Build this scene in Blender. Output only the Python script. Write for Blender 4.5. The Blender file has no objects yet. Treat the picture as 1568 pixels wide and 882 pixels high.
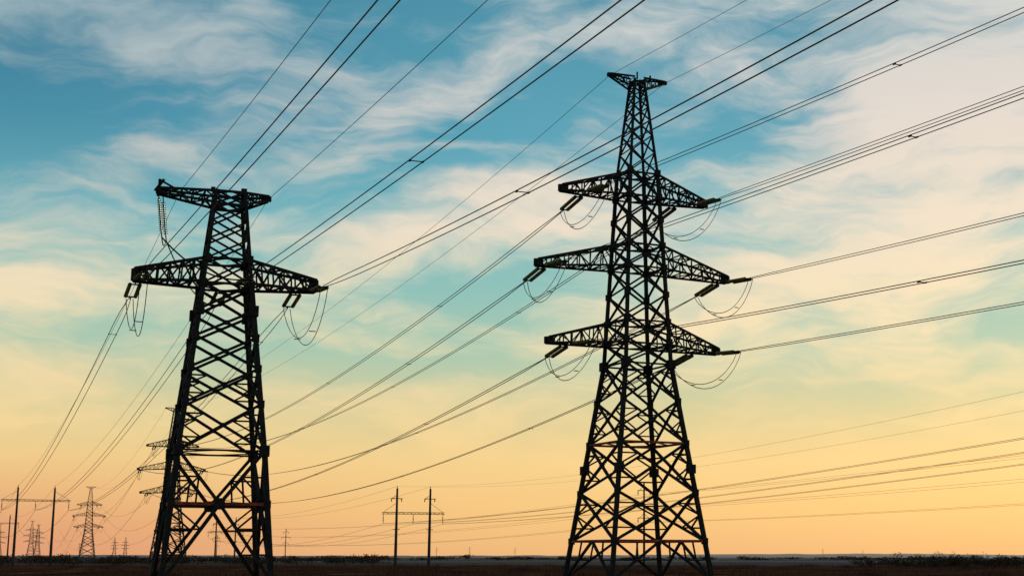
import bpy, math, random
from mathutils import Vector, Matrix
random.seed(7)
R = math.radians
scene = bpy.context.scene
scene.view_settings.view_transform = 'Standard'
scene.view_settings.look = 'None'
scene.view_settings.exposure = 0

def lin(c):
    return tuple(((v/255)/12.92 if v/255 <= .04045 else ((v/255+.055)/1.055)**2.4) for v in c)

# ------------------------------------------------------------------ materials
def mat_basic(name, c1, c2, scale=3.0, rough=.8, metal=0.0, bump=0.0):
    m = bpy.data.materials.new(name); m.use_nodes = True
    nt = m.node_tree; b = nt.nodes['Principled BSDF']
    tc = nt.nodes.new('ShaderNodeTexCoord')
    n = nt.nodes.new('ShaderNodeTexNoise'); n.inputs['Scale'].default_value = scale
    n.inputs['Detail'].default_value = 4
    r = nt.nodes.new('ShaderNodeValToRGB')
    r.color_ramp.elements[0].position = .35; r.color_ramp.elements[1].position = .7
    r.color_ramp.elements[0].color = (*c1, 1); r.color_ramp.elements[1].color = (*c2, 1)
    nt.links.new(tc.outputs['Object'], n.inputs['Vector'])
    nt.links.new(n.outputs['Fac'], r.inputs['Fac'])
    nt.links.new(r.outputs['Color'], b.inputs['Base Color'])
    b.inputs['Roughness'].default_value = rough
    b.inputs['Metallic'].default_value = metal
    b.inputs['Specular IOR Level'].default_value = .15
    return m

M_STEEL = mat_basic('weathered_steel', (.010, .009, .009), (.024, .019, .017), 2.5, .85)
M_HAZE = mat_basic('far_haze_steel', (.10, .07, .06), (.17, .12, .10), 2.5, .9)  # lighter steel for the far towers, distance haze put into its colour
M_HAZE2 = mat_basic('slight_haze_steel', (.05, .036, .034), (.09, .065, .058), 2.5, .9)  # weaker haze tint in the steel colour, for the mid-distance tower
M_REDDISH = mat_basic('reddish_steel', (.12, .02, .012), (.38, .07, .035), 2.0, .8)  # redder steel tone for the horizontal belts
M_WIRE = mat_basic('aluminium_conductor', (.012, .011, .011), (.02, .018, .017), 1.0, .7)
M_CONC = mat_basic('concrete_pole', (.03, .024, .022), (.055, .043, .038), 1.5, .9)
M_BUSH = mat_basic('dark_foliage', (.020, .011, .008), (.065, .034, .020), .4, .9)

def mat_glass():
    m = bpy.data.materials.new('glass_insulator'); m.use_nodes = True
    nt = m.node_tree; b = nt.nodes['Principled BSDF']; out = nt.nodes['Material Output']
    n = nt.nodes.new('ShaderNodeTexNoise'); n.inputs['Scale'].default_value = 1.2
    r = nt.nodes.new('ShaderNodeValToRGB')
    r.color_ramp.elements[0].color = (.12, .105, .03, 1); r.color_ramp.elements[1].color = (.42, .36, .11, 1)
    nt.links.new(n.outputs['Fac'], r.inputs['Fac'])
    nt.links.new(r.outputs['Color'], b.inputs['Base Color'])
    b.inputs['Roughness'].default_value = .3
    t = nt.nodes.new('ShaderNodeBsdfTranslucent'); nt.links.new(r.outputs['Color'], t.inputs['Color'])
    mx = nt.nodes.new('ShaderNodeMixShader'); mx.inputs[0].default_value = .5
    nt.links.new(b.outputs[0], mx.inputs[1]); nt.links.new(t.outputs[0], mx.inputs[2])
    nt.links.new(mx.outputs[0], out.inputs['Surface'])
    return m
M_GLASS = mat_glass()

# ------------------------------------------------------------------ mesh builder
class MB:
    def __init__(s, mats): s.v = []; s.f = []; s.m = []; s.mats = mats
    def frame(s, d):
        d = d.normalized()
        up = Vector((0, 0, 1)) if abs(d.z) < .95 else Vector((1, 0, 0))
        a = d.cross(up).normalized(); return a, a.cross(d).normalized()
    def bar(s, p, q, t, mat=0, t2=None):
        p = Vector(p); q = Vector(q); d = q-p
        if d.length < 1e-5: return
        a, b = s.frame(d); t2 = t2 or t
        i = len(s.v)
        for c in (p, q):
            for (u, w) in ((-1, -1), (1, -1), (1, 1), (-1, 1)):
                s.v.append(c+a*u*t/2+b*w*t2/2)
        for k in range(4):
            s.f.append((i+k, i+(k+1) % 4, i+4+(k+1) % 4, i+4+k)); s.m.append(mat)
        s.f.append((i+3, i+2, i+1, i)); s.f.append((i+4, i+5, i+6, i+7)); s.m += [mat, mat]
    def tube(s, pts, r, n=4, mat=0, r1=None):
        pts = [Vector(p) for p in pts]; i0 = len(s.v); N = len(pts)
        for k, p in enumerate(pts):
            d = pts[min(k+1, N-1)]-pts[max(k-1, 0)]
            a, b = s.frame(d)
            rr = r if r1 is None else r+(r1-r)*k/(N-1)
            for j in range(n):
                an = 2*math.pi*j/n
                s.v.append(p+a*math.cos(an)*rr+b*math.sin(an)*rr)
        for k in range(N-1):
            for j in range(n):
                s.f.append((i0+k*n+j, i0+k*n+(j+1) % n, i0+(k+1)*n+(j+1) % n, i0+(k+1)*n+j)); s.m.append(mat)
        s.f.append(tuple(i0+j for j in reversed(range(n)))); s.m.append(mat)
        s.f.append(tuple(i0+(N-1)*n+j for j in range(n))); s.m.append(mat)
    def lathe(s, p, d, prof, n=8, mat=0):
        p = Vector(p); d = Vector(d).normalized(); a, b = s.frame(d); i0 = len(s.v)
        for (h, r) in prof:
            for j in range(n):
                an = 2*math.pi*j/n
                s.v.append(p+d*h+(a*math.cos(an)+b*math.sin(an))*r)
        for k in range(len(prof)-1):
            for j in range(n):
                s.f.append((i0+k*n+j, i0+k*n+(j+1) % n, i0+(k+1)*n+(j+1) % n, i0+(k+1)*n+j)); s.m.append(mat)
    def mesh(s, name):
        me = bpy.data.meshes.new(name); me.from_pydata([tuple(v) for v in s.v], [], s.f)
        for m in s.mats: me.materials.append(m)
        me.polygons.foreach_set('material_index', s.m); me.update(); return me
def add(name, me, mw=None, parent=None):
    o = bpy.data.objects.new(name, me); scene.collection.objects.link(o)
    if mw is not None: o.matrix_world = mw
    if parent: o.parent = parent
    return o
def place(x, y, rot, z=0): return Matrix.Translation((x, y, z)) @ Matrix.Rotation(R(rot), 4, 'Z')

# ------------------------------------------------------------------ lattice pieces
def interp(tab, z):
    for (a, ha), (b, hb) in zip(tab, tab[1:]):
        if z <= b: return ha+(hb-ha)*(z-a)/(b-a)
    return tab[-1][1]
CS = [(-1, -1), (1, -1), (1, 1), (-1, 1)]
def corner(tab, z, k):
    h = interp(tab, z); return Vector((CS[k % 4][0]*h, CS[k % 4][1]*h, z))
def gusset(mb, p, s): mb.bar(p-Vector((0, 0, s*.6)), p+Vector((0, 0, s*.6)), s)
def xpanel(mb, tab, z0, z1, tb, sub=False, g=0.0):
    for k in range(4):
        a0, b0 = corner(tab, z0, k), corner(tab, z0, k+1)
        a1, b1 = corner(tab, z1, k), corner(tab, z1, k+1)
        mb.bar(a0, b1, tb); mb.bar(b0, a1, tb)
        h0, h1 = interp(tab, z0), interp(tab, z1); u = h0/(h0+h1)
        c = a0.lerp(b1, u)
        if g: gusset(mb, c, g*.8)
        if sub:
            zc = c.z
            for (e0, e1) in ((a0, b1), (b0, a1)):
                m1 = e0.lerp(e1, u*.5); kk = k if e0 is a0 else k+1
                mb.bar(m1, corner(tab, m1.z, kk), tb*.6)
                mb.bar(m1, corner(tab, zc, kk), tb*.6)
                m2 = e0.lerp(e1, u+(1-u)*.5); kk2 = k+1 if e0 is a0 else k
                mb.bar(m2, corner(tab, m2.z, kk2), tb*.6)
                mb.bar(m2, corner(tab, zc, kk2), tb*.6)
def belt(mb, tab, z, tb, mat=0, plan=True):
    for k in range(4): mb.bar(corner(tab, z, k), corner(tab, z, k+1), tb, mat)
    if plan:
        for k in range(4):
            m0 = corner(tab, z, k).lerp(corner(tab, z, k+1), .5); m1 = corner(tab, z, k+1).lerp(corner(tab, z, k+2), .5)
            mb.bar(m0, m1, tb*.6)
def arm(mb, tab, side, L, zl, zu, ztl, ztu, tw, n, tc, tb):
    hl, hu = interp(tab, zl), interp(tab, zu)
    lo = [(Vector((side*hl, sy*hl, zl)), Vector((side*L, sy*tw, ztl))) for sy in (-1, 1)]
    up = [(Vector((side*hu, sy*hu, zu)), Vector((side*L, sy*tw, ztu))) for sy in (-1, 1)]
    for a, b in lo+up: mb.bar(a, b, tc)
    P = lambda ch, i: ch[0].lerp(ch[1], i/n)
    for s in (0, 1):
        for i in range(n):
            if i: mb.bar(P(lo[s], i), P(up[s], i), tb)
            if (i+s) % 2: mb.bar(P(lo[s], i), P(up[s], i+1), tb)
            else: mb.bar(P(up[s], i), P(lo[s], i+1), tb)
    for ch in (lo, up):
        for i in range(n):
            mb.bar(P(ch[0], i+1), P(ch[1], i+1), tb)
            if i % 2: mb.bar(P(ch[0], i), P(ch[1], i+1), tb)
            else: mb.bar(P(ch[1], i), P(ch[0], i+1), tb)
    mb.bar(lo[0][1], up[0][1], tc); mb.bar(lo[1][1], up[1][1], tc)
    t = Vector((side*L, 0, (ztl+ztu)/2)); mb.bar(t-Vector((side*.5, 0, 0)), t+Vector((side*.2, 0, 0)), .3, 0, abs(ztu-ztl)+.08)

PROF = [(0, .035), (.02, .15), (.05, .155), (.075, .06), (.15, .035)]
def string(mb, p, d, L=3.2, sep=.5, n=16, double=True):
    """dead-end insulator set; returns the conductor clamp point"""
    p = Vector(p); d = Vector(d).normalized(); a, b = mb.frame(d)
    y0 = p+d*.5; y1 = p+d*(L-.4)
    mb.bar(p, y0, .08, 1)
    offs = (-sep/2, sep/2) if double else (0,)
    if double:
        mb.bar(y0-a*(sep/2+.08), y0+a*(sep/2+.08), .1, 1); mb.bar(y1-a*(sep/2+.08), y1+a*(sep/2+.08), .1, 1)
    st = (y1-y0).length/n
    for o in offs:
        mb.tube([y0+a*o, y1+a*o], .045, 5, 1)
        for i in range(n):
            mb.lathe(y0+a*o+d*(st*i), d, [(h*st/.15, r) for h, r in PROF], 8, 0)
    e = p+d*L; mb.bar(y1, e, .08, 1)
    return e

# ------------------------------------------------------------------ double circuit pylon (right)
T1 = [(0, 4.25), (16.6, 1.98), (24.4, 1.6), (32.2, 1.22), (40.0, .42), (41, .4)]
ARMS1 = [(6.6, 30.2, 32.1, 30.15, 30.6), (8.6, 24.35, 26.2, 23.95, 24.45), (7.65, 18.2, 20.0, 17.95, 18.4)]
mb = MB([M_STEEL, M_REDDISH])
for k in range(4):
    mb.bar(corner(T1, -.2, k), corner(T1, 16.6, k), .30); mb.bar(corner(T1, 16.6, k), corner(T1, 32.2, k), .25)
    mb.bar(corner(T1, 32.2, k), corner(T1, 40.2, k), .17)
    for z in (8.4, 16.6): gusset(mb, corner(T1, z, k), .58)
    for z in (2.9, 6.6, 10.4, 13.7, 18.4, 20, 22.2, 24.4, 26.2, 28.3, 30.2, 32.2): gusset(mb, corner(T1, z, k), .40)
    m = corner(T1, 2.9, k).lerp(corner(T1, 2.9, k+1), .5)
    mb.bar(m, corner(T1, 0, k), .18); mb.bar(m, corner(T1, 0, k+1), .18)
    for kk in (k, k+1):
        mm = m.lerp(corner(T1, 0, kk), .5); mb.bar(mm, corner(T1, 1.5, kk), .11); mb.bar(mm, m.lerp(corner(T1, 2.9, kk), .5), .11)
    f = corner(T1, 0, k); mb.bar(f-Vector((0, 0, .4)), f+Vector((0, 0, .15)), .8)
xpanel(mb, T1, 2.9, 6.6, .19, True, .40); xpanel(mb, T1, 6.6, 10.4, .19, True, .40)
xpanel(mb, T1, 10.4, 13.7, .165, True, .34); xpanel(mb, T1, 13.7, 16.6, .16, True, .34)
Z = [16.6, 18.3, 20, 22.2, 24.4, 26.2, 28.3, 30.2, 32.2]
for a, b in zip(Z, Z[1:]): xpanel(mb, T1, a, b, .145, False, .28)
Z = [32.2, 33.9, 35.4, 36.7, 37.8, 38.7, 39.4, 40]
for a, b in zip(Z, Z[1:]): xpanel(mb, T1, a, b, .10)
belt(mb, T1, 2.9, .19, 1); belt(mb, T1, 10.4, .16, 1)
for z in (16.6, 18.2, 20, 24.35, 26.2, 30.2, 32.1, 40): belt(mb, T1, z, .13, 0, z > 17)
for (L, zl, zu, tl, tu) in ARMS1:
    for s in (-1, 1): arm(mb, T1, s, L+(.15 if s < 0 else -.3), zl, zu, tl, tu, .28, 7, .15, .085)
for s in (-1, 1): arm(mb, T1, s, 2.5, 39.4, 40.35, 40.2, 40.4, .12, 3, .12, .06)
mb.bar((0, 0, 40.3), (0, 0, 40.9), .1); mb.bar((1.2, 0, 40.3), (1.2, 0, 40.75), .12)
for i in range(60):
    p = corner(T1, 3+i*.48, 0); mb.bar(p, p+Vector((-.25, -.05, 0)), .035)
ME1 = mb.mesh('lattice_double_circuit')

ib = MB([M_GLASS, M_STEEL]); jb = MB([M_WIRE])
def jumper(jb, e1, e2, droop, sep=.36, out=0.0):
    e1 = Vector(e1); e2 = Vector(e2); lat = Vector((1, 0, 0))
    for o in (-sep/2, sep/2):
        pts = []
        for i in range(25):
            u = i/24; w = 4*u*(1-u)
            pts.append(e1.lerp(e2, u)+lat*(o+out*w)-Vector((0, 0, droop*w**.8*(1+.08*(1 if o > 0 else -1)))))
        jb.tube(pts, .03, 4)
    for u in (.3, .7):
        w = 4*u*(1-u); c = e1.lerp(e2, u)+lat*out*w-Vector((0, 0, droop*w**.8)); jb.bar(c-lat*sep/2, c+lat*sep/2, .06)
NEAR1, FAR1 = [], []
INB = {(0, -1): (1.9, 1.9), (0, 1): (1.3, 2.7), (1, -1): (.5, .6), (1, 1): (.35, .9), (2, -1): (1.9, 1.7), (2, 1): (.6, 2.3)}
for ai, (L, zl, zu, tl, tu) in enumerate(ARMS1):
    for s in (-1, 1):
        inn, inf = INB[(ai, s)]
        tw = lambda q: .28+(1.3-.28)*q/(L-1.3)
        pn = Vector((s*(L-inn), -tw(inn), tl)); pf = Vector((s*(L-inf), tw(inf), tl))
        en = string(ib, pn, (0, -1, -.07), 3.6); ef = string(ib, pf, (0.03, 1, -.13), 4.0, .55, 19)
        NEAR1.append(en); FAR1.append(ef)
        jumper(jb, ef, en, 2.2, .36, s*.3)
MI1 = ib.mesh('insulators_a'); MJ1 = jb.mesh('jumpers_a')

# ------------------------------------------------------------------ single circuit anchor pylon (left)
T2 = [(0, 3.74), (9.2, 3.0), (21.5, 1.72), (28.6, 1.03), (30, 1)]
mb = MB([M_STEEL, M_REDDISH])
for k in range(4):
    mb.bar(corner(T2, -.2, k), corner(T2, 9.2, k), .38); mb.bar(corner(T2, 9.2, k), corner(T2, 21.5, k), .34)
    mb.bar(corner(T2, 21.5, k), corner(T2, 28.7, k), .23)
    for z in (9.2, 19.5): gusset(mb, corner(T2, z, k), .65)
    for z in (5.4, 12.6, 15.2, 17.5, 21.5, 23.4): gusset(mb, corner(T2, z, k), .47)
    m = corner(T2, 5.4, k).lerp(corner(T2, 5.4, k+1), .5); gusset(mb, m, .66)
    for kk in (k, k+1):
        f0 = corner(T2, 0, kk); l5 = corner(T2, 5.4, kk); l9 = corner(T2, 9.2, kk)
        mb.bar(m, f0, .24); mb.bar(m, l9, .24)
        for u in (.33, .66):
            q = m.lerp(f0, u); mb.bar(q, corner(T2, q.z, kk), .13)
            mb.bar(q, corner(T2, 5.4-5.4*(u-.33), kk), .13)
        q = m.lerp(l9, .5); mb.bar(q, corner(T2, q.z, kk), .13); mb.bar(q, l5, .13); mb.bar(q, m.lerp(l5, .5), .13)
    f = corner(T2, 0, k); mb.bar(f-Vector((0, 0, .4)), f+Vector((0, 0, .15)), .9)
Z = [9.2, 12.6, 15.2, 17.5, 19.5, 21.5]
for i, (a, b) in enumerate(zip(Z, Z[1:])): xpanel(mb, T2, a, b, .2, i < 2, .34)
Z = [21.5, 23.4, 24.9, 26.3, 27.6, 28.6]
for a, b in zip(Z, Z[1:]): xpanel(mb, T2, a, b, .14)
belt(mb, T2, 5.4, .22, 1); belt(mb, T2, 9.2, .13)
for z in (21.5, 23.4, 27.6, 28.6): belt(mb, T2, z, .17)
for s in (-1, 1): arm(mb, T2, s, 6.5 if s < 0 else 6.7, 21.6, 23.4, 21.6, 22.4, .5, 6, .2, .12)
arm(mb, T2, -1, 5.1, 27.7, 28.6, 28.25, 28.6, .35, 5, .17, .09)
arm(mb, T2, 1, 2.9, 27.7, 28.6, 28.35, 28.65, .3, 3, .17, .09)
mb.bar((-5.1, -.5, 28.1), (-5.1, -.5, 29.2), .2); mb.bar((-5.1, .4, 28.1), (-5.1, .4, 28.8), .18)
mb.bar((-5.1, -.5, 29.15), (-3.9, -.3, 28.6), .12); mb.bar((-5.1, -.7, 28.35), (-5.1, .7, 28.35), .22)
mb.bar((-5.4, -.5, 28.3), (-4.8, -.5, 29.2), .2)
mb.bar((1.0, -.5, 28.5), (1.0, -.5, 29.0), .4); mb.bar((-1.3, -.9, 28.5), (-1.3, -.9, 28.85), .3)
ME2 = mb.mesh('lattice_single_circuit')
ib = MB([M_GLASS, M_STEEL]); jb = MB([M_WIRE])
NEAR2, FAR2 = [], []
for i, (xn, xf, yn, yf, z) in enumerate(((-6.2, -6.3, -.5, .5, 21.55), (.9, 0, -1.75, 1.75, 21.5), (6.5, 5.4, -.5, .65, 21.55))):
    en = string(ib, (xn, yn, z), (.06, -1, -.06), 3.4, .6); ef = string(ib, (xf, yf, z), (-.06, 1, -.22), 3.4, .7)
    NEAR2.append(en); FAR2.append(ef)
    if i != 1: jumper(jb, ef, en, 3.3, .5, .1)
hb = []
for (x, y) in ((-5.15, -.55), (-4.75, .55)):
    e = string(ib, (x, y, 28.2), (.12, 0, -1), 3.4, .5, 18, False); hb.append(e)
def drape(jb, a, b, droop, sep):
    for o in (-sep, sep):
        pts = [Vector(a).lerp(Vector(b), i/16)+Vector((0, o, -droop*4*(i/16)*(1-i/16))) for i in range(17)]
        jb.tube(pts, .03, 4)
drape(jb, hb[0], NEAR2[1], 1.0, .15); drape(jb, hb[1], FAR2[1], 1.0, .15); drape(jb, hb[0], hb[1], .5, .1)
MI2 = ib.mesh('insulators_b'); MJ2 = jb.mesh('jumpers_b')

def tower(kind, x, y, rot, hardware=True, override=None):
    M = place(x, y, rot); me, mi, mj = ((ME1, MI1, MJ1), (ME2, MI2, MJ2))[kind]
    root = add('transmission_tower', me, M)
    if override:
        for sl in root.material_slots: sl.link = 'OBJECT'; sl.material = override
    if hardware:
        add('insulator_strings', mi, None, root); add('jumper_cables', mj, None, root)
    return M
W2 = tower(1, -21.35, 112.6, 17)
W1 = tower(0, 10.0, 118, 22)
W1b = tower(0, -88, 405, 20, True, M_HAZE2)
W1c = tower(0, -233, 870, 19, True, M_HAZE)
for (x, y) in ((-515, 1700), (-568, 1900), (-803, 3200), (-769, 3150), (-607, 1880)): tower(0, x, y, random.uniform(0, 40), False, M_HAZE)

# ------------------------------------------------------------------ H-frame supports and poles
def hframe(H, sp, zb, half, arms=True):
    mb = MB([M_CONC, M_STEEL, M_GLASS]); att = []
    for s in (-1, 1):
        mb.tube([(s*sp/2, 0, -.5), (s*sp/2, 0, H)], .32, 10, 0, .19)
        mb.bar((s*sp/2, 0, H), (s*sp/2, 0, H+.5), .1, 1)
        if arms:
            mb.bar((s*sp/2-1.1, 0, H-2.0), (s*sp/2+1.1, 0, H-2.0), .14, 1)
            mb.bar((s*sp/2-1.1, 0, H-2.0), (s*sp/2, 0, H-1.3), .08, 1)
            mb.bar((s*sp/2-1.1, 0, H-2.0), (s*sp/2-1.1, 0, H-2.6), .16, 2)
            mb.bar((s*sp/2-.7, 0, zb-3), (s*sp/2+.7, 0, zb-3), .12, 1)
            mb.bar((s*sp/2+.9, 0, H-2.0), (s*sp/2+.9, 0, H-2.6), .16, 2)
    for yy in (-.22, .22):
        for zz in (0, .4): mb.bar((-half, yy, zb+zz*.8), (half, yy, zb+zz*.8), .09, 1)
    n = 16
    for i in range(n):
        x0 = -half+2*half*i/n; x1 = -half+2*half*(i+1)/n
        for yy in (-.22, .22): mb.bar((x0, yy, zb+(i % 2)*.32), (x1, yy, zb+((i+1) % 2)*.32), .05, 1)
    for s in (-1, 1):
        mb.bar((s*(half-.2), 0, zb+.3), (s*sp/2, 0, zb+2.2), .06, 1)
    for x in (-half+.3, 0, half-.3):
        mb2 = MB([M_GLASS, M_STEEL])
        e = string(mb2, (x, 0, zb), (0, 0, -1), 1.9, .3, 10, False)
        base = len(mb.v); mb.v += mb2.v; mb.f += [tuple(i+base for i in f) for f in mb2.f]; mb.m += [2 if m == 0 else 1 for m in mb2.m]
        att.append(e)
    top = [Vector((s*sp/2, 0, H+.4)) for s in (-1, 1)]
    return mb.mesh('h_frame'), att, top
MH1, AH1, TH1 = hframe(16.4, 7.4, 13.5, 7.0, False)
MH2, AH2, TH2 = hframe(15.0, 6.6, 10.0, 6.2, True)
MH3, AH3, TH3 = hframe(16.5, 7.5, 14.0, 7.5, False)
def hf(me, x, y, rot):
    M = place(x, y, rot); add('h_frame_utility_pole', me, M); return M
HA = hf(MH1, -101.4, 336, 20); HB = hf(MH1, -183, 565, 20)
HC = hf(MH2, -18.7, 302, 14); HD = hf(MH2, -98, 540, 18); HE = hf(MH3, 60, 60, 18)

def pole(H):
    mb = MB([M_CONC, M_STEEL, M_GLASS]); att = []
    mb.tube([(0, 0, -.5), (0, 0, H)], .27, 10, 0, .15)
    for i, (z, w) in enumerate(((H-1.6, 1.3), (H-4.3, 2.1), (H-7, 1.3))):
        mb.bar((-w, 0, z), (w, 0, z), .13, 1)
        for s in (-1, 1):
            mb.bar((s*w*.8, 0, z), (0, 0, z+.9), .06, 1)
            mb.lathe((s*w, 0, z), (0, 0, -1), [(0, .05), (.1, .13), (.2, .06), (.35, .13), (.5, .06), (.65, .13), (.9, .03)], 8, 2)
            att.append(Vector((s*w, 0, z-.9)))
    return mb.mesh('pole'), att, [Vector((0, 0, H))]
MP, AP, TP = pole(16.3)
def up(x, y, rot, s=1):
    M = place(x, y, rot) @ Matrix.Scale(s, 4); add('utility_pole', MP, M); return M
PA = up(26.8, 300, 18); PB = up(106, 60, 18, 1.2)
up(-74.5, 520, 10, .68); up(-127, 680, 10, .7); PC = up(-105, 560, 18, .9)
for (x, y, s) in ((-25, 1000, .5), (6, 1300, .6), (240, 1150, .5), (-58, 1250, .6), (330, 1400, .5), (-392, 1250, .8), (-300, 1100, .7)): up(x, y, 30, s)

# ------------------------------------------------------------------ conductors
def span(mb, p, q, sag, r=.03, sep=0.0, spacers=(), n=56):
    d = (q-p); lat = Vector((d.y, -d.x, 0)).normalized()
    offs = (-sep/2, sep/2) if sep else (0,)
    f = lambda u: p.lerp(q, u)-Vector((0, 0, 4*sag*u*(1-u)))
    for j, o in enumerate(offs):
        mb.tube([f(i/n)+lat*o*min(1, 30*min(i/n, 1-i/n)+.3)+Vector((0, 0, .05*j)) for i in range(n+1)], r, 5)
    for u in spacers:
        c = f(u); mb.bar(c-lat*sep/2, c+lat*sep/2, .04)
        for o in offs:
            t = d.normalized(); mb.bar(c+lat*o-t*.12, c+lat*o+t*.12, .07)
def X(M, pts): return [M @ p for p in pts]
dn = Vector((.375, -.927, 0))
mb = MB([M_WIRE])
for i, p in enumerate(X(W1, NEAR1)):
    span(mb, p, p+dn*246, (2.8, 2.1, 2.1, 3.0, 3.7, 2.4)[i], .027, .42, (.15+.012*(i % 3),))
for s in (-2.5, 2.5):
    p = W1 @ Vector((s, 0, 40.25)); span(mb, p, p+dn*250, 3.0, .018)
add('power_lines', mb.mesh('power_lines'))
mb = MB([M_WIRE])
for p, q in zip(X(W1, FAR1), X(W1b, NEAR1)): span(mb, p, q, 6.0, .034, .42, (.12, .3))
for p, q in zip(X(W1b, FAR1), X(W1c, NEAR1)): span(mb, p, q, 11, .04)
for s in (-2.5, 2.5):
    span(mb, W1 @ Vector((s, 0, 40.25)), W1b @ Vector((s, 0, 40.25)), 4.0, .02)
    span(mb, W1b @ Vector((s, 0, 40.25)), W1c @ Vector((s, 0, 40.25)), 8.0, .025)
for p in X(W1c, FAR1): span(mb, p, p+Vector((-220, 700, 0)), 16, .05)
add('power_lines', mb.mesh('power_lines'))
mb = MB([M_WIRE])
dm = Vector((.341, -.940, 0))
for i, p in enumerate(X(W2, NEAR2)):
    span(mb, p, p+dm*246, (2.4, 2.5, 3.8)[i], .03, .62, (.12, .17, .17)[i:i+1])
for x in (-3.6, 2.9):
    p = W2 @ Vector((x, 0, 28.5)); span(mb, p, p+dm*250, 2.6, .02)
for p, q in zip(X(W2, FAR2), X(HA, AH1)): span(mb, p, q, 3.6, .03, .6, (.05,))
for p, q in zip(X(HA, AH1), X(HB, AH1)): span(mb, p, q, 4, .035)
for x, q in zip((-3.6, 2.9), X(HA, TH1)): span(mb, W2 @ Vector((x, 0, 28.5)), q, 3.0, .018)
for p, q in zip(X(HA, TH1), X(HB, TH1)): span(mb, p, q, 3, .02)
add('power_lines', mb.mesh('power_lines'))
mb = MB([M_WIRE])
for p, q in zip(X(HC, AH2), X(HE, AH3)): span(mb, p, q, 1.7, .018, .3)
for p, q in zip(X(HC, TH2), X(HE, TH3)): span(mb, p, q, 3.5, .010)
for p, q in zip(X(HC, AH2), X(HD, AH2)): span(mb, p, q, 3.5, .025)
for p, q in zip(X(HC, TH2), X(HD, TH2)): span(mb, p, q, 2.5, .02)
for p, q in zip(X(PA, AP), X(PB, AP)): span(mb, p, q, 1.0, .016)
for p, q in zip(X(PA, AP), X(PC, AP)): span(mb, p, q, 3.0, .02)
add('power_lines', mb.mesh('power_lines'))

# ------------------------------------------------------------------ ground, hills, vegetation
from mathutils import noise as mn
def grid_sheet(name, xs, ys, fz, mat):
    v = [(x, y, fz(x, y)) for y in ys for x in xs]; nx = len(xs)
    f = [(j*nx+i, j*nx+i+1, (j+1)*nx+i+1, (j+1)*nx+i) for j in range(len(ys)-1) for i in range(nx-1)]
    me = bpy.data.meshes.new(name); me.from_pydata(v, [], f); me.materials.append(mat)
    for p in me.polygons: p.use_smooth = True
    return add(name, me)
def mat_ground():
    m = bpy.data.materials.new('field_soil_far_haze'); m.use_nodes = True; nt = m.node_tree; b = nt.nodes['Principled BSDF']
    g = nt.nodes.new('ShaderNodeNewGeometry')
    def noise(sc, det, stretch):
        mp = nt.nodes.new('ShaderNodeMapping'); mp.inputs['Scale'].default_value = stretch
        nt.links.new(g.outputs['Position'], mp.inputs['Vector'])
        n = nt.nodes.new('ShaderNodeTexNoise'); n.inputs['Scale'].default_value = sc; n.inputs['Detail'].default_value = det
        nt.links.new(mp.outputs[0], n.inputs['Vector']); return n
    n1 = noise(.10, 8, (1, .6, 1)); n2 = noise(1, 5, (.003, .012, 1))
    r1 = nt.nodes.new('ShaderNodeValToRGB')
    r1.color_ramp.elements[0].position = .38; r1.color_ramp.elements[0].color = (.022, .008, .006, 1)
    r1.color_ramp.elements[1].position = .66; r1.color_ramp.elements[1].color = (.14, .05, .028, 1)
    nt.links.new(n1.outputs['Fac'], r1.inputs['Fac'])
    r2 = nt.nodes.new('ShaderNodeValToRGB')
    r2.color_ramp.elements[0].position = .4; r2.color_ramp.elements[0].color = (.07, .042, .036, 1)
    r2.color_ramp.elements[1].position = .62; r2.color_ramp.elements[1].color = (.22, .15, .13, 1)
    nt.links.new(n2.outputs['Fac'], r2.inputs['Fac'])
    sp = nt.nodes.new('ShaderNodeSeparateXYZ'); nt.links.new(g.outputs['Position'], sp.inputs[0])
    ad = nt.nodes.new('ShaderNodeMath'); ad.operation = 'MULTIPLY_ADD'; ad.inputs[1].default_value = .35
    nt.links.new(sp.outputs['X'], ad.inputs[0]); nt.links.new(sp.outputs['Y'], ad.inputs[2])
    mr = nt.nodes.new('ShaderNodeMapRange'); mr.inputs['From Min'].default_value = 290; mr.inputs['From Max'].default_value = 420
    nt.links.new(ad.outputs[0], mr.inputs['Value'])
    mx = nt.nodes.new('ShaderNodeMixRGB'); nt.links.new(mr.outputs[0], mx.inputs[0])  # blend by distance: aerial haze painted into the far ground's paler colour
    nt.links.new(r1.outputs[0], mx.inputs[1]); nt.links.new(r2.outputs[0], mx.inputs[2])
    nt.links.new(mx.outputs[0], b.inputs['Base Color']); b.inputs['Roughness'].default_value = 1
    b.inputs['Specular IOR Level'].default_value = 0
    return m
xs = [-9000, -6000, -4000, -2500, -1600, -1000]+[-700+i*20 for i in range(71)]+[1000, 1600, 2500, 4000, 6000, 9000]
ys = [-3000, -1500, -700, -300]+[-200+i*15 for i in range(60)]+[800, 1000, 1300, 1700, 2300, 3000, 4000, 6000, 9000, 14000]
grid_sheet('ground', xs, ys, lambda x, y: .05*mn.noise(Vector((x*.02, y*.03, 0)))-.05 if abs(y) < 700 and abs(x) < 700 else -.05, mat_ground())
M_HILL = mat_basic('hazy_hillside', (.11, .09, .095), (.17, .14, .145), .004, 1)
M_HILL2 = mat_basic('wooded_hillside', (.05, .037, .036), (.10, .075, .07), .01, 1)
def hill(y, x0, x1, hf_, mat, depth):
    xs = [x0+(x1-x0)*i/400 for i in range(401)]
    return grid_sheet('hills', xs, [y-depth, y-depth*.4, y, y+depth], lambda x, yy: (-1 if abs(yy-y) >= depth*.99 else hf_(x)*(1 if yy == y else .55)), mat)
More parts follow.
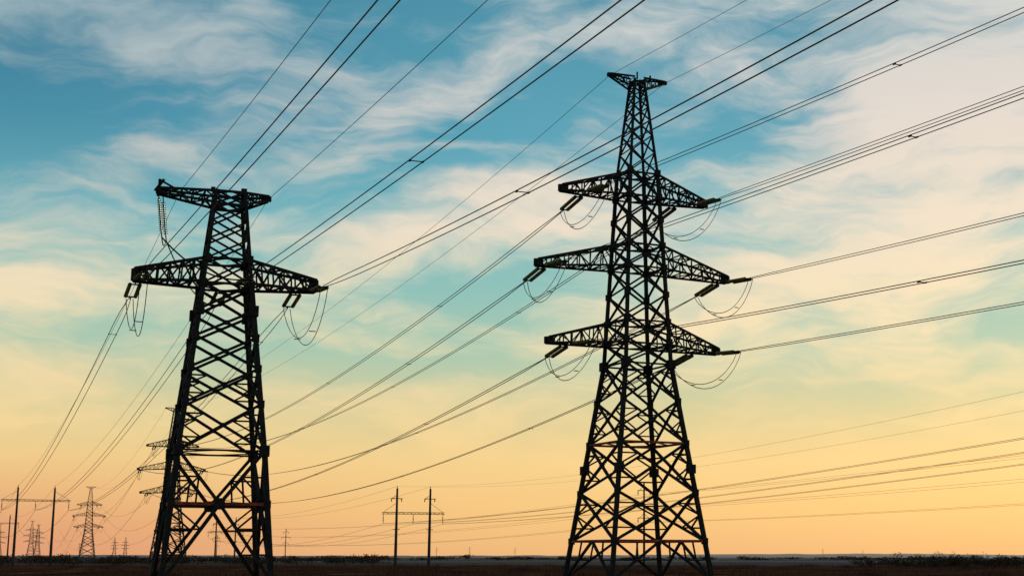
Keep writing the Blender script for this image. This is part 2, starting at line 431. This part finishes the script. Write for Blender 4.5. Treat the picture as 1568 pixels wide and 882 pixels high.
def fb(x, s): return sum(mn.noise(Vector((x*s*2**k, 3.3, k*7.7)))/2**k for k in range(5))
hill(5200, -4500, 4500, lambda x: 7.5+4*fb(x, .0007)+2*fb(x, .01)+min(3, max(0, x*.003)), M_HILL, 700)
hill(2400, -2000, 2200, lambda x: max(-.5, 1.5+1.8*fb(x, .0016)+1.8*max(0, fb(x, .02))), M_HILL2, 120)

def foliage(name, clumps, per, ls):
    v = []; f = []
    for (cx, cy, rr, hh) in clumps:
        for _ in range(7):
            a = random.uniform(0, 6.28); bx = cx+random.uniform(-.3, .3)*rr; q = (bx+math.cos(a)*rr*.5, cy+math.sin(a)*rr*.3, hh*random.uniform(.7, 1.15))
            i = len(v); v += [(bx-.04, cy, -.2), (bx+.04, cy, -.2), q]; f.append((i, i+1, i+2))
        lobes = [(random.uniform(-.6, .6)*rr, random.uniform(-.5, .5)*rr, hh*random.uniform(.25, .75), random.uniform(.3, .55)) for _ in range(5)]
        for _ in range(per):
            lx, ly, lz, lr = random.choice(lobes)
            d = Vector((random.gauss(0, 1), random.gauss(0, 1), random.gauss(0, 1))).normalized()*random.random()**.4*lr
            c = Vector((cx+lx+d.x*rr, cy+ly+d.y*rr, max(.05, lz+d.z*hh*.7)))
            i = len(v)
            for _k in range(3): v.append(tuple(c+Vector((random.uniform(-1, 1), random.uniform(-1, 1), random.uniform(-1, 1)))*ls))
            f.append((i, i+1, i+2))
    me = bpy.data.meshes.new(name); me.from_pydata(v, [], f); me.materials.append(M_BUSH); return add(name, me)
cl = []
for i in range(170):
    y = random.uniform(330, 560); px = random.uniform(-.36, -.08)
    cl.append((px*y, y, random.uniform(2, 5), random.uniform(1.0, 2.2)*(1.35 if random.random() < .15 else 1)))
foliage('shrub_thicket', cl, 130, .28)
cl = []
for i in range(110):
    y = random.uniform(240, 340); px = .225+.135*random.random()**.7
    cl.append((px*y, y, random.uniform(1.2, 3), random.uniform(.8, 1.7)*(1.8 if random.random() < .2 else 1)))
foliage('shrub_thicket', cl, 150, .2)
cl = []
for i in range(190):
    y = random.uniform(800, 1250); px = random.uniform(-.38, .38)
    cl.append((px*y, y, random.uniform(4, 12), random.uniform(1.0, 3.4)*(1 if px < 0 else .8)))
foliage('distant_tree_row', cl, 100, .6)
v = []; f = []
for c in range(900):
    cy = 110+190*random.random(); cx = random.uniform(-.42, .42)*cy; hs = random.choice((.25, .35, .5, .7)); rad = random.uniform(.3, 1.6)
    for i in range(26):
        x = cx+random.gauss(0, rad); y = cy+random.gauss(0, rad*.6)
        h = hs*random.uniform(.5, 1.2); i0 = len(v); dx = random.uniform(-.2, .2)*h
        v += [(x-.03, y, -.1), (x+.03, y, -.1), (x+dx, y+random.uniform(-.1, .1), h)]; f.append((i0, i0+1, i0+2))
me = bpy.data.meshes.new('dry_grass'); me.from_pydata(v, [], f)
me.materials.append(mat_basic('dry_grass', (.03, .012, .008), (.16, .065, .035), .15, 1)); add('dry_grass', me)

# ------------------------------------------------------------------ sky
world = bpy.data.worlds.new("World"); scene.world = world; world.use_nodes = True
nt = world.node_tree; nt.nodes.clear(); L = nt.links
out = nt.nodes.new('ShaderNodeOutputWorld'); bg = nt.nodes.new('ShaderNodeBackground')
L.new(bg.outputs[0], out.inputs[0]); bg.inputs['Strength'].default_value = .1
def sock(n, i, val):
    if isinstance(val, (int, float)): n.inputs[i].default_value = val
    else: L.new(val, n.inputs[i])
def MA(op, a, b=None, c=None, clamp=False):
    n = nt.nodes.new('ShaderNodeMath'); n.operation = op; n.use_clamp = clamp; sock(n, 0, a)
    if b is not None: sock(n, 1, b)
    if c is not None: sock(n, 2, c)
    return n.outputs[0]
tc = nt.nodes.new('ShaderNodeTexCoord')
sp = nt.nodes.new('ShaderNodeSeparateXYZ'); L.new(tc.outputs['Generated'], sp.inputs[0])
az = MA('ARCTAN2', sp.outputs[0], sp.outputs[1]); el = MA('ARCSINE', sp.outputs[2])
S = MA('DIVIDE', az, .335); T = MA('DIVIDE', el, .366)
cb = nt.nodes.new('ShaderNodeCombineXYZ'); L.new(S, cb.inputs[0]); L.new(T, cb.inputs[1]); P = cb.outputs[0]
def mapping(vec, loc=(0, 0, 0), rot=0, sc=(1, 1, 1), typ='POINT'):
    n = nt.nodes.new('ShaderNodeMapping'); n.vector_type = typ; L.new(vec, n.inputs['Vector'])
    n.inputs['Location'].default_value = loc; n.inputs['Rotation'].default_value = (0, 0, R(rot)); n.inputs['Scale'].default_value = sc
    return n.outputs[0]
def NZ(vec, sc, det, rough=.55, dist=0.0, col=False):
    n = nt.nodes.new('ShaderNodeTexNoise'); L.new(vec, n.inputs['Vector']); n.inputs['Scale'].default_value = sc
    n.inputs['Detail'].default_value = det; n.inputs['Roughness'].default_value = rough; n.inputs['Distortion'].default_value = dist
    return n.outputs['Color'] if col else n.outputs['Fac']
def VM(op, a, b=None, scale=None):
    n = nt.nodes.new('ShaderNodeVectorMath'); n.operation = op; L.new(a, n.inputs[0])
    if b is not None:
        if isinstance(b, tuple): n.inputs[1].default_value = b
        else: L.new(b, n.inputs[1])
    if scale is not None: n.inputs['Scale'].default_value = scale
    return n.outputs['Value'] if op == 'DOT_PRODUCT' else n.outputs[0]
def MR(v, a, b, c=0, d=1, t='SMOOTHSTEP'):
    n = nt.nodes.new('ShaderNodeMapRange'); n.interpolation_type = t; L.new(v, n.inputs['Value'])
    n.inputs['From Min'].default_value = a; n.inputs['From Max'].default_value = b; n.inputs['To Min'].default_value = c; n.inputs['To Max'].default_value = d
    return n.outputs[0]
wv = VM('MULTIPLY', VM('SUBTRACT', NZ(mapping(P, sc=(1.5, 2.4, 1)), 1.5, 4, .55, 0, True), (.5, .5, .5)), (.34, .20, 0))
PW = VM('ADD', P, wv)
def px(x, y): return ((x-784)/784, (852-y)/852)
BL = [
 (1500, 60, .38, .16, 15, .42), (1400, 290, .40, .17, 15, .55), (1230, 440, .50, .09, 8, .32),
 (620, 365, .32, .065, 16, .60), (300, 80, .30, .06, 18, .30), (640, 150, .28, .06, 32, .32),
 (110, 470, .34, .07, 8, .42), (60, 620, .40, .06, 4, .32), (60, 20, .22, .06, 5, .32), (230, 260, .24, .05, 12, .22),
 (860, 320, .24, .06, 14, .34), (1000, 50, .2, .08, 30, .22), (1000, 600, .5, .05, 6, .25), (560, 500, .3, .04, 10, .22),
 (50, 230, .30, .10, 0, -.48), (500, 60, .22, .06, 10, -.30), (850, 150, .24, .06, 12, -.58), (1130, 190, .32, .055, 14, -.60),
 (600, 280, .2, .035, 10, -.45), (760, 440, .46, .06, 8, -.48), (330, 400, .25, .05, 5, -.34), (480, 580, .5, .035, 3, -.38),
 (1250, 600, .5, .04, 4, -.25), (150, 545, .3, .03, 3, -.3)]
field = None
for (x, y, rx, ry, an, amp) in BL:
    s0, t0 = px(x, y)
    q = mapping(PW, (s0, t0, 0), an, (rx, ry, 1), 'TEXTURE')
    e = MA('MULTIPLY', MA('EXPONENT', MA('MULTIPLY', VM('DOT_PRODUCT', q, q), -1.0)), amp)
    field = e if field is None else MA('ADD', field, e)
n1 = NZ(mapping(PW, rot=-18, sc=(1.2, 3.8, 1)), 1.7, 7, .56, .25)
n2 = NZ(mapping(PW, (3, 5, 0), -28, (1.6, 8, 1)), 2.5, 6, .6, .3)
dens = MA('ADD', MA('ADD', MA('MULTIPLY', MA('SUBTRACT', n1, .5), 1.6), MA('MULTIPLY', MA('SUBTRACT', n2, .5), 1.3)), field)
cloud = MR(dens, -.33, .64)
def ramp(fac, stops):
    n = nt.nodes.new('ShaderNodeValToRGB'); L.new(fac, n.inputs[0]); cr = n.color_ramp
    cr.elements[0].position = stops[0][0]; cr.elements[0].color = (*lin(stops[0][1]), 1)
    cr.elements[1].position = stops[-1][0]; cr.elements[1].color = (*lin(stops[-1][1]), 1)
    for p, c in stops[1:-1]:
        e = cr.elements.new(p); e.color = (*lin(c), 1)
    return n.outputs[0]
def mix(fac, a, b, typ='MIX'):
    n = nt.nodes.new('ShaderNodeMixRGB'); n.blend_type = typ; sock(n, 0, fac)
    for i, v in ((1, a), (2, b)):
        if isinstance(v, tuple): n.inputs[i].default_value = (*v, 1)
        else: L.new(v, n.inputs[i])
    return n.outputs[0]
clear = ramp(T, [(0, (241, 186, 126)), (.08, (247, 201, 131)), (.17, (244, 210, 144)), (.26, (214, 207, 158)), (.36, (170, 202, 178)), (.47, (142, 195, 187)),
                 (.60, (116, 185, 194)), (.75, (86, 164, 186)), (1.0, (72, 146, 171))])
cl_c = ramp(T, [(0, (241, 188, 128)), (.10, (250, 207, 139)), (.22, (251, 218, 156)), (.40, (246, 226, 184)), (.60, (239, 225, 204)),
                (.8, (226, 218, 210)), (1.0, (207, 212, 210))])
left = MR(S, -1.1, .1, 1, 0)
hi = MR(T, .45, .95)
clear = mix(MA('MULTIPLY', left, hi), clear, lin((58, 128, 156)))
cl_c = mix(MA('MULTIPLY', MA('MULTIPLY', left, hi), .85), cl_c, lin((140, 173, 184)))
col = mix(cloud, clear, cl_c)
lowp = MA('MULTIPLY', MR(S, -1.1, .1, .85, 0), MR(T, 0, .22, 1, 0))
col = mix(lowp, col, lin((226, 154, 118)))
sky = nt.nodes.new('ShaderNodeTexSky'); sky.sky_type = 'NISHITA'; sky.sun_disc = False
sky.sun_elevation = R(5); sky.sun_rotation = R(25); sky.air_density = 1.2; sky.dust_density = 2
ten = VM('SCALE', col, scale=10.0)
fin = mix(.05, ten, sky.outputs[0])
L.new(fin, bg.inputs['Color'])

# ------------------------------------------------------------------ sun + camera
sd = bpy.data.lights.new('sun', 'SUN'); sd.energy = 2.2; sd.angle = R(.5); sd.color = (1, .82, .6)
so = bpy.data.objects.new('sun', sd); scene.collection.objects.link(so)
a, e = R(25), R(5)
so.rotation_euler = Vector((-math.sin(a)*math.cos(e), -math.cos(a)*math.cos(e), -math.sin(e))).to_track_quat('-Z', 'Y').to_euler()
cd = bpy.data.cameras.new('camera'); cam = bpy.data.objects.new('camera', cd); scene.collection.objects.link(cam)
cd.lens = 52.8; cd.sensor_width = 36; cd.clip_end = 30000; cd.clip_start = .1
cd.shift_x = -.1224
cam.location = (0, 0, 1.7); cam.rotation_euler = (R(90+10.14), 0, R(-4.85))
scene.camera = cam
